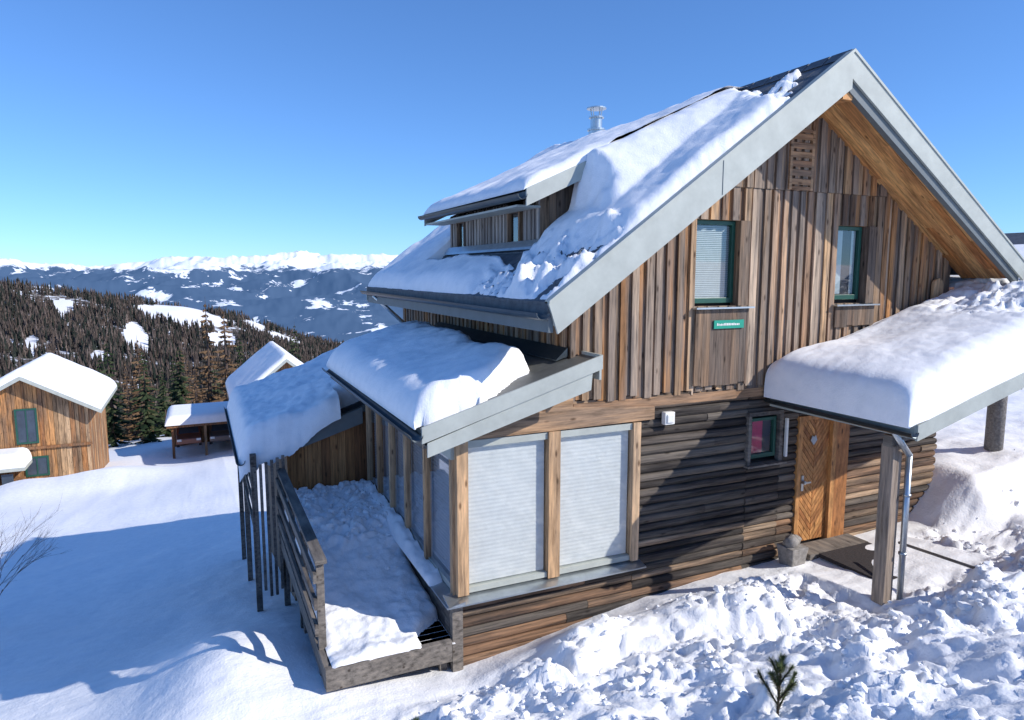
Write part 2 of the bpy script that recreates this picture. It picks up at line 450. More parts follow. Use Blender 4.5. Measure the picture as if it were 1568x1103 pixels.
kn=MB(); kn.cyl((8.72,-.05,-3.35),(8.72,.02,-3.35),.03,n=12); kn.box(8.70,8.83,-.065,-.045,-3.36,-3.335); kn.box(8.70,8.75,.01,.028,-3.5,-3.25); kn.prism([(8.93,.028,-2.76),(9.0,.028,-2.68),(8.965,.028,-2.60),(8.93,.028,-2.63),(8.895,.028,-2.60),(8.86,.028,-2.68)],(0,-.02,0))
kn.obj('door_handle',M['zinc'],H)
dt=MB(); dt.box(8.5,9.8,-.42,-.02,-4.46,-4.375); dt.obj('door_step',M['greywood'],H)
vl=MB()
vx0,vx1,vz0,vz1=8.02,8.50,1.22,2.10
vl.box(vx0,vx0+.05,-.085,-.02,vz0,vz1); vl.box(vx1-.05,vx1,-.085,-.02,vz0,vz1); vl.box(vx0+.05,vx1-.05,-.08,-.02,vz0,vz0+.05); vl.box(vx0+.05,vx1-.05,-.08,-.02,vz1-.05,vz1)
for i in range(6):
    zz=vz0+.07+i*.13
    vl.hexa([(vx0+.05,-.085,zz),(vx1-.05,-.085,zz),(vx1-.05,-.04,zz+.03),(vx0+.05,-.04,zz+.03),(vx0+.05,-.08,zz+.085),(vx1-.05,-.08,zz+.085),(vx1-.05,-.038,zz+.11),(vx0+.05,-.038,zz+.11)])
vl.obj('gable_vent',M['trimh'],H)
lb=MB(); lb.box(5.89,6.06,-.10,-.01,-2.13,-1.95); lb.box(5.92,6.03,-.12,-.10,-2.10,-1.98); lb.obj('wall_lamp',M['white'],H,bevel=.01)
sg=MB(); sg.box(6.70,7.25,-.10,-.085,-.80,-.68); so=sg.obj('house_sign',M['signg'],H)
lt=MB()
xx=6.75
for i in range(15):
    w=ru(.014,.026); lt.box(xx,xx+w,-.104,-.101,-.757,-.757+ru(.022,.038)); xx+=w+.009
lt.obj('sign_lettering',M['white'],H)
pst=MB()
for a,b in ((2.80,2.95),(4.08,4.25),(5.40,5.52)):
    pst.box(a,b,-.055,.10,-4.06,-2.06)
pst.obj('sunroom_posts',M['trim'],H)
ph=MB(); ph.box(2.955,4.075,-.02,.08,-2.16,-2.07); ph.box(4.255,5.395,-.02,.08,-2.16,-2.07); ph.box(2.955,4.075,-.02,.08,-4.05,-3.98); ph.box(4.255,5.395,-.02,.08,-4.05,-3.98)
ph.obj('sunroom_rails',M['fascia'],H)
sl=MB(); sl.hexa([(2.64,-.17,-4.14),(5.58,-.17,-4.14),(5.58,.08,-4.075),(2.64,.08,-4.075),(2.64,-.17,-4.12),(5.58,-.17,-4.12),(5.58,.08,-4.055),(2.64,.08,-4.055)])
sl.hexa([(2.62,-.16,-4.145),(2.86,-.16,-4.145),(2.86,4.8,-4.145),(2.62,4.8,-4.145),(2.62,-.16,-4.125),(2.86,-.16,-4.085),(2.86,4.8,-4.085),(2.62,4.8,-4.125)])
sl.obj('sunroom_sill',M['zinc'],H)
pane(2.955,4.075,.02,-3.98,-2.16); pane(4.255,5.395,.02,-3.98,-2.16)
n=66
for xa,xb in ((2.97,4.065),(4.265,5.385)):
    vs=[]
    for i in range(n+1):
        zz=-3.97+i*1.8/n; yy=.060+(i%2)*.0025
        vs+=[(xa,yy,zz),(xb,yy,zz)]
    bl.add(vs,[(2*i,2*i+1,2*i+3,2*i+2) for i in range(n)])
sp=MB(); 
yy_=[0.08,1.2,2.2,3.1,3.95,4.75]
for yv in yy_: sp.box(2.76,2.86,yv-.045,yv+.045,-4.08,-2.3)
sp.obj('sunroom_side_posts',M['trim'],H)
st=MB(); st.box(2.75,2.87,.03,4.8,-2.30,-2.02); st.box(2.80,2.86,.12,4.7,-4.08,-4.0); st.obj('sunroom_plate',M['fascia'],H)
for a,b in zip(yy_[:-1],yy_[1:]):
    gl.add([(2.80,a+.045,-4.0),(2.80,b-.045,-4.0),(2.80,b-.045,-2.3),(2.80,a+.045,-2.3)],[(3,2,1,0)])
vs=[]
for i in range(n+1):
    zz=-3.97+i*1.65/n; xx=2.89+(i%2)*.012
    vs+=[(xx,.15,zz),(xx,4.7,zz)]
bl2=MB(); bl2.add(vs,[(2*i,2*i+1,2*i+3,2*i+2) for i in range(n)])
bl2.obj('side_blinds',plain('side_blind_fabric',(.45,.43,.45),.8,0,.1,5,0),H)
dk.box(2.9,4.5,4.68,4.72,-4.1,-2.1)
lw=MB(); yv=.04
while yv<4.8:
    w=ru(.14,.2); lw.box(2.76,2.84,yv,min(yv+w-.005,4.8),-5.6,-4.15); yv+=w
lw.obj('sunroom_low_wall',M['greywood'],H)
cp_=MB(); cp_.box(2.72,2.86,-.06,.035,-5.6,-4.15); cp_.obj('corner_post',M['greywood'],H)
gf.obj('window_frames',M['green'],H,bevel=.006); gl.obj('window_panes',M['glass'],H); dk.obj('window_dark',M['dark'],H); bl.obj('sunroom_blinds',M['blind'],H); blu.obj('window_blinds',M['blindu'],H)
rw=MB(); xx=1.35
while xx<4.4:
    w=ru(.12,.18); rw.box(xx,min(xx+w-.005,4.4),4.98,5.04,-5.8,-2.62+.3*(xx-2.74)); xx+=w
rw.obj('porch_wall',wood('porch_wood',[(0,(.14,.06,.03)),(.5,(.36,.17,.065)),(1,(.44,.22,.09))],(16,16,.9),None,.5,1,.4),H)

# ---- main roof
rf=MB()
rf.prism([(XL,Y0,ztop(XL)-.02),(XR,Y0,ZR-.02),(XE,Y0,ztop(XE)-.02),(XE,Y0,ztop(XE)-.18),(XR,Y0,ZR-.18),(XL,Y0,ztop(XL)-.18)],(0,Y1-Y0,0))
xx=XL
while xx<XR-.02:
    x2=min(xx+.30,XR)
    yv=Y0; 
    while yv<Y1:
        yw=min(yv+.38,Y1); j=ru(-.003,.006)
        rf.hexa([(xx,yv,ztop(xx)-.018),(x2,yv,ztop(x2)-.018),(x2,yw-.008,ztop(x2)-.018),(xx,yw-.008,ztop(xx)-.018),(xx,yv,ztop(xx)+.018+j),(x2,yv,ztop(x2)+.002),(x2,yw-.008,ztop(x2)+.002),(xx,yw-.008,ztop(xx)+.018+j)]); yv=yw
    xx+=.30
yv=Y0
while yv<Y1:
    rf.prism([(XR-.16,yv,ZR-.09),(XR,yv,ZR+.05),(XR+.16,yv,ZR-.08)],(0,.33,0)); yv+=.36
for (gx,st_) in ((4.35,.55),(5.0,.6),(7.5,.6)):
    yv=Y0+.5
    while yv<(1.2 if gx<5.5 else 3):
        zz=ztop(gx); rf.prism([(gx-.02,yv,zz),(gx-.10,yv,zz),(gx-.03,yv,zz+.10)],(0,.03,0)); rf.prism([(gx,yv-.04,zz),(gx,yv+.07,zz),(gx,yv+.02,zz+.10)],(.015,0,0)); yv+=st_
rf.obj('main_roof',M['shingle'],H)
fa=MB()
fa.prism([(XL,Y0,ztop(XL)+.0),(XR,Y0,ZR+.0),(XR,Y0,ZR-.47),(XL+.12,Y0,ztop(XL+.12)-.43)],(0,-.035,0))
fa.prism([(XR,Y0,ZR),(XE,Y0,ztop(XE)),(XE,Y0,ztop(XE)-.28),(XR,Y0,ZR-.34)],(0,-.035,0))
fa.prism([(XL,Y0+.06,ztop(XL)+.035),(XR,Y0+.06,ZR+.045),(XR,Y0+.06,ZR+.004),(XL,Y0+.06,ztop(XL)+.003)],(0,-.11,0))
fa.prism([(XR,Y0+.06,ZR+.045),(XE,Y0+.06,ztop(XE)+.035),(XE,Y0+.06,ztop(XE)+.003),(XR,Y0+.06,ZR+.004)],(0,-.11,0))
fa.prism([(XL,Y1,ztop(XL)),(XR,Y1,ZR),(XE,Y1,ztop(XE)),(XE,Y1,ztop(XE)-.3),(XR,Y1,ZR-.34),(XL,Y1,ztop(XL)-.3)],(0,.03,0))
fa.obj('verge_fascia',M['fascia'],H)
fj=MB(); fj.box(6.02,6.03,Y0-.039,Y0-.034,ztop(6.02)-.42,ztop(6.02)+0); fj.obj('fascia_joint',M['metal'],H)
fd=MB()
fd.prism([(XR,Y0+.004,ZR-.30),(XE-.1,Y0+.004,ztop(XE-.1)-.26),(XE-.1,Y0+.004,ztop(XE-.1)-.40),(XR,Y0+.004,ZR-.50)],(0,.09,0))
fd.obj('verge_inner',M['fasciad'],H)
sf=MB()
for i in range(6):
    ya=Y0+.10+i*.135; yb=ya+.13; o=.30+.004*(i%2)
    cuts=[XR]; c=XR
    while c<XE-.15: c=min(XE-.15,c+ru(.9,1.9)); cuts.append(c)
    for a,b in zip(cuts[:-1],cuts[1:]):
        sf.hexa([(a,ya,ztop(a)-o-.03),(b-.004,ya,ztop(b)-o-.03),(b-.004,yb,ztop(b)-o-.03),(a,yb,ztop(a)-o-.03),(a,ya,ztop(a)-o),(b-.004,ya,ztop(b)-o),(b-.004,yb,ztop(b)-o),(a,yb,ztop(a)-o)])
    sf.hexa([(XL+.2,ya,ztop(XL+.2)-o-.03),(XR,ya,ZR-o-.03),(XR,yb,ZR-o-.03),(XL+.2,yb,ztop(XL+.2)-o-.03),(XL+.2,ya,ztop(XL+.2)-o),(XR,ya,ZR-o),(XR,yb,ZR-o),(XL+.2,yb,ztop(XL+.2)-o)])
sf.box(XR-.09,XR+.09,Y0+.03,0,ZR-.60,ZR-.36)
sf.obj('soffit_boards',M['soffit'],H)
es=MB(); es.box(XL+.08,4.39,.0,Y1-.01,ztop(XL)-.33,ztop(XL)-.29); es.box(XL+.02,XL+.08,Y0+.01,Y1,ztop(XL)-.33,ztop(XL)-.03); es.obj('eave_soffit',M['fasciad'],H)
gt=MB(); gt.halfpipe((XL-.07,Y0-.03,ztop(XL)-.10),(XL-.07,Y1,ztop(XL)-.06),.085)
gt.halfpipe((XE+.08,Y0-.03,ztop(XE)-.08),(XE+.08,Y1,ztop(XE)-.08),.08)
gt.obj('eave_gutter',M['metal'],H,True)
dp=MB(); dp.cyl((XL-.05,7.3,-.5),(4.3,7.3,-1.2),.045); dp.cyl((4.3,7.3,-1.2),(4.3,7.3,-2),.045); dp.obj('downpipe',M['zinc'],H,True)

DX,DE=4.6,4.2; DY0,DY1=.92,5.54
def zd(x): return 1.13+.4511*(x-DE)
def mainsnow(yv,xv):
    n=fbm(xv*.9,yv*.9,2,4); n2=fbm(xv*2.6,yv*2.6,8,4)
    t=.21+.06*n+.012*n2
    lim=4.95+.12*n2
    if yv<1.4:
        dr_=max(0,zd(xv)+.10-ztop(xv))*ss(yv,-.35,.85)
        t=lerp(t,max(t,dr_+.05*n),ss(xv,lim,lim+.35))
    if yv<1.9:
        lo=4.60-.18*yv+.22*n2+.1*n
        t-=(1-ss(xv,lo-.1,lo+.2))*(.21+.02*n-.30*max(0,n2+.16))*ss(1.9-yv,0,.5)
    d=(xv-(7.40+.45*max(-.9,yv)+.22*n2+.12*n))
    t-=ss(d,-.15,.4)*(.26-.22*max(0,n2))*(1-ss(yv,1.6,2.6))
    t-=ss(xv,7.90+.06*n2,8.08+.06*n2)*.3
    if 1.05<yv<5.35 and xv>4.18: t-=(.5+t)*ss(xv,4.15,4.35)*ss(yv,1.1,1.25)
    f0=Y0+.08+.04*n2
    t*=edgeprof(yv-f0,.2)
    t*=edgeprof(Y1-yv,.3)*edgeprof(xv-XL-.02,.2)
    if t<=.004: t=-.03
    return (xv,yv,ztop(xv)+.02+t,t)
sheet('main_roof_snow',lin(Y0+.02,Y1,230),lin(XL+.01,XR-.05,150),mainsnow,M['snowroof'],H,-.02)
def rsnow(yv,xv):
    t=.20+.05*fbm(xv,yv,4,3)
    t*=edgeprof(yv-Y0-.03,.12)*edgeprof(Y1-yv,.2)*edgeprof(XE-xv,.2)*ss(xv,XR+.1,XR+.4)
    return (xv,yv,ztop(xv)+.005+t,t)
sheet('right_roof_snow',edgy(Y0+.02,Y1,60),lin(XR+.1,XE,60),rsnow,M['snowroof'],H)

# ---- dormer
dm=MB()
yv=1.3
DOP=[(1.95,2.35,.42,.92),(4.35,4.7,.42,.92)]
while yv<5.15:
    w=ru(.12,.17); ye=min(yv+w-.006,5.15)
    isw=any(a-.05<(yv+ye)/2<b+.05 for a,b,_,_ in DOP)
    if not isw: dm.box(DX,DX+.06,yv,ye,.30,1.08); dm.box(DX-.022,DX,yv-.03,yv+.03,.34,1.08)
    yv+=w
dm.prism([(DX+.05,5.1,.3),(7.4,5.1,2.2),(7.4,5.1,2.4),(DX+.05,5.1,1.1)],(0,.05,0))
dm.obj('dormer_boards',wood('dormer_wood',[(0,(.28,.25,.22)),(.5,(.42,.38,.34)),(1,(.18,.15,.13))],(16,16,.9),(.25,.22,.2),.5,1.3,.4),H)
dm=MB(); xx=DX
while xx<7.4:
    w=ru(.12,.17); x2=xx+w-.006
    dm.hexa([(xx,1.27,ztop(xx)-.05),(x2,1.27,ztop(x2)-.05),(x2,1.33,ztop(x2)-.05),(xx,1.33,ztop(xx)-.05),(xx,1.27,zd(xx)-.10),(x2,1.27,zd(x2)-.10),(x2,1.33,zd(x2)-.10),(xx,1.33,zd(xx)-.10)]); xx+=w
dm.obj('dormer_cheek',M['vwood_low'],H)
dw=MB(); dg=MB(); dd=MB()
for a,b,c,d in DOP:
    a-=.04; b+=.04
    dw.box(DX-.03,DX+.04,a,a+.05,c-.06,d); dw.box(DX-.03,DX+.04,b-.05,b,c-.06,d); dw.box(DX-.028,DX+.04,a,b,c-.11,c-.06); dw.box(DX-.028,DX+.04,a,b,d,d+.1)
    dg.add([(DX+.02,a+.05,c-.06),(DX+.02,b-.05,c-.06),(DX+.02,b-.05,d),(DX+.02,a+.05,d)],[(3,2,1,0)]); dd.box(DX+.08,DX+.09,a-.1,b+.1,.3,1.0)
dw.obj('dormer_window_frames',M['vwood_low'],H); dg.obj('dormer_glass',M['glass'],H); dd.obj('dormer_dark',M['dark'],H)
dz=MB(); dz.hexa([(DX-.12,1.2,.34),(DX-.03,1.2,.34),(DX-.03,5.2,.34),(DX-.12,5.2,.34),(DX-.10,1.2,.38),(DX-.03,1.2,.48),(DX-.03,5.2,.48),(DX-.10,5.2,.38)])
dz.obj('dormer_flashing',M['zinc'],H)
dro=MB(); dro.prism([(DE,DY0,zd(DE)-.02),(XR-.1,DY0,zd(XR-.1)-.02),(XR-.1,DY0,zd(XR-.1)-.12),(DE,DY0,zd(DE)-.12)],(0,DY1-DY0,0)); dro.obj('dormer_roof',M['shingle'],H)
df=MB(); df.prism([(DE,DY0,zd(DE)+.02),(7.6,DY0,zd(7.6)+.02),(7.6,DY0,zd(7.6)-.2),(DE,DY0,zd(DE)-.22)],(0,-.03,0)); df.box(DE+.02,DX-.002,1.25,DY1-.01,zd(DE)-.2,zd(DE)-.17)
df.prism([(DE,DY1,zd(DE)+.02),(7.6,DY1,zd(7.6)+.02),(7.6,DY1,zd(7.6)-.2),(DE,DY1,zd(DE)-.22)],(0,.03,0))
df.obj('dormer_fascia',M['fascia'],H)
dgt=MB(); dgt.halfpipe((DE-.06,DY0-.03,zd(DE)-.06),(DE-.06,DY1+.02,zd(DE)-.03),.075); dgt.obj('dormer_gutter',M['metal'],H,True)
def dsnow(yv,xv):
    n=fbm(xv*1.1,yv*1.1,12,4)
    e=edgeprof(yv-DY0-.0,.16); e=lerp(e,1,ss(xv,5.2,5.7))
    t=.16+.05*n
    t*=e*edgeprof(DY1-yv,.25)*edgeprof(xv-DE-.0,.22)*(1-ss(xv,7.6,8.1)*.8)
    return (xv-.03*(1-ss(xv,DE,DE+.2)),yv,zd(xv)+.0+t,t)
sheet('dormer_snow',edgy(DY0,DY1,100),edgy(DE,XR-.08,90),dsnow,M['snowroof'],H)

ch=MB(); cx,cy=8.35,5.9
ch.cyl((cx,cy,2.6),(cx,cy,3.15),.17,n=20); ch.cyl((cx,cy,3.15),(cx,cy,3.19),.20,n=20); ch.cyl((cx,cy,3.19),(cx,cy,3.42),.13,n=20); ch.cyl((cx,cy,3.42),(cx,cy,3.45),.17,n=20)
for i in range(4):
    t=i*math.pi/2+.5; ch.cyl((cx+.11*math.cos(t),cy+.11*math.sin(t),3.44),(cx+.15*math.cos(t),cy+.15*math.sin(t),3.62),.012,n=6)
ch.cyl((cx,cy,3.62),(cx,cy,3.645),.22,n=20)
ch.obj('chimney_pipe',M['zinc'],H)

# ---- sunroom roof
SX0,SX1,SY0,SY1=2.24,4.55,-.5,5.4
def zs(x): return -1.74+.306*(x-2.26)
sr=MB(); sr.prism([(SX0,SY0,zs(SX0)-.02),(SX1,SY0,zs(SX1)-.02),(SX1,SY0,zs(SX1)-.14),(SX0,SY0,zs(SX0)-.14)],(0,.45,0))
sr.prism([(SX0,SY0+.452,zs(SX0)-.02),(4.36,SY0+.452,zs(4.36)-.02),(4.36,SY0+.452,zs(4.36)-.14),(SX0,SY0+.452,zs(SX0)-.14)],(0,SY1-SY0-.46,0))
sr.obj('sunroom_roof',plain('sheet_roof',(.13,.135,.13),.5,.2,.25,4,.05),H)
sfa=MB(); sfa.prism([(SX0-.02,SY0,zs(SX0)+.02),(SX1+.03,SY0,zs(SX1)+.02),(SX1+.03,SY0,zs(SX1)-.16),(SX0-.02,SY0,zs(SX0)-.17)],(0,-.03,0))
sfa.prism([(SX0+.05,SY0+.02,zs(SX0)-.172),(SX1-.1,SY0+.02,zs(SX1-.1)-.162),(SX1-.12,SY0+.02,zs(SX1)-.42),(SX0+.05,SY0+.02,zs(SX0)-.34)],(0,-.025,0))
sfa.box(SX1,SX1+.03,SY0,-.05,zs(SX1)-.3,zs(SX1)+.02)
sfa.prism([(SX0-.02,SY1,zs(SX0)+.02),(4.36,SY1,zs(4.36)+.02),(4.36,SY1,zs(4.36)-.2),(SX0-.02,SY1,zs(SX0)-.2)],(0,.03,0))
sfa.obj('sunroom_fascia',M['fascia'],H)
sed=MB(); sed.box(SX0+.0,SX0+.03,SY0+.03,SY1,zs(SX0)-.24,zs(SX0)-.142); sed.box(SX0+.03,2.75,SY0+.03,SY1,zs(SX0)-.24,zs(SX0)-.2); sed.obj('sunroom_eave_board',M['greywood'],H)
sgt=MB(); sgt.halfpipe((SX0-.08,SY0-.03,zs(SX0)-.07),(SX0-.08,SY1,zs(SX0)-.04),.075); sgt.obj('sunroom_gutter',M['metal'],H,True)
fl=MB(); fl.hexa([(4.2,0.0,zs(4.2)+.004),(4.37,0.0,zs(4.37)+.004),(4.37,5.3,zs(4.37)+.004),(4.2,5.3,zs(4.2)+.004),(4.2,0.0,zs(4.2)+.02),(4.37,0.0,zs(4.37)+.12),(4.37,5.3,zs(4.37)+.12),(4.2,5.3,zs(4.2)+.02)]); fl.obj('roof_flashing',M['metal'],H)
def ssnow(yv,xv):
    n=fbm(xv*.9,yv*.9,20,3); n2=fbm(xv*4,yv*4,21,4)
    lim=3.80+.14*n+.06*n2+.05*yv
    front=SY0+.10+.06*n+.05*n2+.45*ss(xv,2.9,3.8)
    t=(.36+.05*n+.012*n2)*edgeprof(lim-xv,.38)*edgeprof(yv-front,.28)*edgeprof(SY1-yv,.3)*edgeprof(xv-SX0+.02,.30)
    if t<=.002: t=-.03
    bul=.05*(1-ss(xv,SX0,SX0+.25))
    return (xv-bul,yv,zs(xv)+.01+t,t)
sheet('sunroom_roof_snow',lin(SY0+.03,SY1,170),edgy(SX0-.02,4.3,80),ssnow,M['snowroof'],H,-.02)

# ---- rear porch roof
PX0,PX1,PY0,PY1=.62,4.36,4.9,10.2
def zp(x): return -2.52+.335*(x-2.74)
pr=MB(); pr.prism([(PX0,PY0,zp(PX0)),(2.2,PY0,zp(2.2)),(2.2,PY0,zp(2.2)-.1),(PX0,PY0,zp(PX0)-.1)],(0,PY1-PY0,0))
pr.prism([(2.2,5.45,zp(2.2)),(PX1,5.45,zp(PX1)),(PX1,5.45,zp(PX1)-.1),(2.2,5.45,zp(2.2)-.1)],(0,PY1-5.45,0))
pr.obj('porch_roof',M['shingle'],H)
pf=MB(); pf.prism([(PX0,PY0,zp(PX0)+.02),(2.72,PY0,zp(2.72)+.02),(2.72,PY0,zp(2.72)-.28),(PX0,PY0,zp(PX0)-.24)],(0,-.03,0)); pf.obj('porch_fascia',M['fasciad'],H)
pg=MB(); pg.halfpipe((PX0-.07,PY0-.1,zp(PX0)-.05),(PX0-.07,PY1,zp(PX0)-.03),.08); pg.obj('porch_gutter',M['metal'],H,True)
def psnow(yv,xv):
    n=fbm(xv*1.1,yv*1.1,31,4); n2=fbm(xv*4,yv*4,33,4)
    t=(.42+.09*n+.02*n2)*edgeprof(xv-PX0+.1,.32)*edgeprof(yv-(PY0-.12),.25)*edgeprof(PY1-yv,.3)
    dr_=(.28+.12*n2)*(1-ss(yv,PY0-.12,PY0+.1))*(1-ss(xv,1.3,2.2))
    dz_=.12*(1-ss(xv,PX0-.1,PX0+.1))
    return (xv,yv,zp(xv)+.0+t-dr_-dz_,t)
sheet('porch_roof_snow',edgy(PY0-.12,PY1,80),edgy(PX0-.1,2.3,60),psnow,M['snowroof'],H)
sheet('porch_roof_snow_upper',edgy(5.5,PY1,60),edgy(2.25,PX1,40),lambda yv,xv:(xv,yv,zp(xv)+(.42+.09*fbm(xv*1.1,yv*1.1,31,4))*edgeprof(yv-5.5,.25)*edgeprof(PY1-yv,.3),1),M['snowroof'],H)
wb=MB()
for i in range(6):
    xx=.74+i*.095; wb.box(xx,xx+.05,4.62,4.66,-5.7+ru(-.1,.1),-3.40+.33*(xx-.62))
wb.box(.70,.80,4.66,4.78,-6.6,-3.15); wb.box(.70,.80,7.4,7.5,-7.2,-3.15); wb.box(.70,.80,9.9,10.0,-7.6,-3.15)
for zz in (-4.6,-4.2,-3.85): wb.box(.72,.76,4.8,9.9,zz,zz+.09)
wb.obj('porch_windbreak',M['greywood'],H)
pb=MB(); pb.box(1.4,4.36,5.06,10,-7.5,-3.1); pb.obj('porch_body',M['vwood_low'],H)

# ---- deck
D=empty('wooden_deck',(2,2,-4.6))
dk_=MB(); 
yv=.0
while yv<4.95: dk_.box(1.22,2.74,yv,yv+.13,-4.68,-4.645); yv+=.137
dk_.obj('deck_boards',M['greywood'],D)
db=MB(); db.box(1.14,2.70,-.10,-.02,-4.87,-4.60); db.box(1.14,1.21,-.018,5,-4.88,-4.62)
for px_,py_ in ((1.2,.0),(1.2,2.4),(1.2,4.7),(2.6,.02)): db.box(px_-.02,px_+.08,py_+.03,py_+.13,-6.8,-4.9)
db.obj('deck_beams',M['greywood'],D)
rl=MB()
for yv in (.42,1.8,3.2,4.6): rl.box(1.15,1.24,yv,yv+.09,-5.1,-3.50)
rl.box(1.13,1.27,.36,4.72,-3.50,-3.45)
for zz in (-4.42,-4.08,-3.74): rl.box(1.105,1.145,.38,4.7,zz,zz+.13)
rl.obj('deck_railing',M['greywood'],D)
def deckt(xv,yv):
    n=fbm(xv*1.3,yv*1.3,40,4); n2=fbm(xv*6,yv*6,41,4)
    d,p=noise.voronoi(Vector((xv/.22+.4*n,yv/.22+.4*n2,0)))
    h=(math.sin(p[0][0]*127.1+p[0][1]*311.7)*43758.5453)%1
    ch_=min(1,(d[1]-d[0])*4)*.10*h*ss(yv,1.9,2.8)
    t=.12+.10*ss(yv,.3,1.2)+.45*ss(yv,1.0,3.4)+.10*n+.012*n2+.03*n2*ss(yv,1.8,2.6)+ch_
    t*=edgeprof(yv+.12-.05*n,.15)*edgeprof(xv-1.2,.12)
    return t*lerp(1,edgeprof(2.78-xv-.45*(1-ss(yv,.2,.7)),.12),1-ss(yv,2,3))
sheet('deck_snow',lin(1.22,2.745,70),lin(-.10,4.95,190),lambda x,y:(x,y,-4.645+deckt(x,y),1),M['snow'],D)
dc=MB()
for i in range(220):
    x=ru(1.3,2.7); y=ru(1.2,4.9)
    if R()>ss(y,1.4,3.2): continue
    r_=.015+.05*R()**2.5; chunk(dc,x,y,-4.645+deckt(x,y)+r_*.3,r_)
dc.obj('deck_snow_chunks',M['snow'],D)
def sills(yv,xv):
    t=(.10+.14*ss(yv,1.0,2.8)+.05*fbm(xv*4,yv*4,50,3))*edgeprof(xv-2.60,.12)*edgeprof(yv-.5,.3)
    return (xv,yv,-4.12+t,t)
sheet('sill_snow',lin(.5,4.7,90),lin(2.60,2.79,14),sills,M['snowroof'],D)

# ---- entrance canopy
C=empty('entrance_canopy',(10,-1,-2))
CX0,CX1,CY0=7.9,15.2,-2.4
def zc(x): return -1.86+.25*(x-7.9)
cr=MB(); cr.prism([(CX0,CY0,zc(CX0)),(CX1,CY0,zc(CX1)),(CX1,CY0,zc(CX1)-.10),(CX0,CY0,zc(CX0)-.10)],(0,2.34,0))
cr.prism([(12.06,-.058,zc(12.06)),(CX1,-.058,zc(CX1)),(CX1,-.058,zc(CX1)-.10),(12.06,-.058,zc(12.06)-.10)],(0,1.6,0))
cr.obj('canopy_deck',M['soffit'],C)
cf=MB(); cf.prism([(CX0-.02,CY0,zc(CX0)+.02),(CX1,CY0,zc(CX1)+.02),(CX1,CY0,zc(CX1)-.18),(CX0-.02,CY0,zc(CX0)-.18)],(0,-.03,0)); cf.box(CX0-.03,CX0-.002,CY0,-.06,zc(CX0)-.16,zc(CX0)+.02)
cf.obj('canopy_fascia',M['fascia'],C)
cb=MB()
for bx in (8.15,10.1,12.0,13.8):
    cb.box(bx-.06,bx+.06,CY0+.1,-.06,zc(bx)-.27,zc(bx)-.13)
cb.prism([(8.05,-1.98,zc(8.05)-.27),(14.2,-1.98,zc(14.2)-.27),(14.2,-1.98,zc(14.2)-.42),(8.05,-1.98,zc(8.05)-.42)],(0,.13,0))
cb.obj('canopy_beams',M['greywood'],C)
cg=MB(); cg.halfpipe((CX0-.08,CY0-.04,zc(CX0)-.07),(CX0-.08,-.05,zc(CX0)-.04),.07); cg.obj('canopy_gutter',M['metal'],C,True)
cpst=MB(); cpst.box(8.06,8.24,-2.0,-1.82,-4.7,zc(8.15)-.42); cpst.obj('canopy_post',wood('post_wood',[(0,(.34,.27,.21)),(1,(.40,.32,.25))],(14,14,1.0),(.22,.19,.17),.6,1.4,.5),C,bevel=.012)
cd=MB(); cd.cyl((CX0-.06,-2.15,zc(CX0)-.12),(8.30,-2.05,-2.35),.04,n=12); cd.cyl((8.30,-2.05,-2.33),(8.32,-2.05,-4.35),.04,n=12)
for zz in (-2.9,-3.7): cd.cyl((8.31,-2.05,zz),(8.31,-2.05,zz+.03),.052,n=12)
cd.obj('canopy_downpipe',M['zinc'],C,True)
rp=MB(); rp.cyl((13.75,.05,-4.2),(13.75,.05,zc(13.75)-.12),.155,n=20); rp.obj('round_post',plain('log_post',(.20,.19,.18),.9,0,.5,25,.8),C,True)
def csnow(xv,yv):
    n=fbm(xv*.7,yv*.7,60,3); n2=fbm(xv*2.4,yv*2.4,61,4); n3=fbm(xv*7,yv*7,62,3)
    rough=ss(xv,10.2,11.4)*ss(-yv,.0,.7)
    t=.60+.06*n+.008*n3
    if rough>0:
        d,p=noise.voronoi(Vector((xv/.33+.3*n2,yv/.33+.3*n3,3)))
        h=(math.sin(p[0][0]*127.1+p[0][1]*311.7)*43758.5453)%1
        t+=rough*(.10*n2+.18*h*min(1,(d[1]-d[0])*4)-.05+.03*n3)
    t-=.14*math.exp(-((xv-9.6)**2/.5+(yv+.6)**2/.4))
    ex=edgeprof(xv-CX0+.16,.45); ey=edgeprof(yv-CY0-.02*n,.34)
    t*=ex*ey
    if xv<12.05: t*=lerp(.85,1,ss(-yv,.06,.25))
    q=min(1,max(0,(xv-CX0+.16)/.45))
    bulx=-.12*math.sin(math.pi*q)*(1-ss(xv,CX0,CX0+.4))
    bly=-.08*math.sin(math.pi*min(1,max(0,(yv-CY0)/.3)))
    return (xv+bulx,yv+bly,zc(max(xv,CX0))+.02+t-.03*(1-ex),t)
sheet('canopy_snow',edgy(CX0-.16,CX1,210,8),edgy(CY0-.02,-.06,90,8),csnow,M['snowroof'],C)
sheet('canopy_snow_rear',lin(12.07,CX1,50),lin(-.06,1.55,30),lambda xv,yv:(xv,yv,zc(xv)+.02+(.58+.05*fbm(xv*.7,yv*.7,60,3))*edgeprof(1.56-yv,.3)*edgeprof(xv-11.9,.3),1),M['snowroof'],C)
cbz=MB(); pts=[]
for i in range(9):
    t=math.pi*i/8; pts.append((11.52-.12*math.cos(t)*1.0,-.12,-.22+.12*math.sin(t)))
cbz.prism([(11.40,-.12,-.8)]+pts+[(11.64,-.12,-.8)],(0,.05,0)); cbz.obj('carved_board',M['trim'],C)

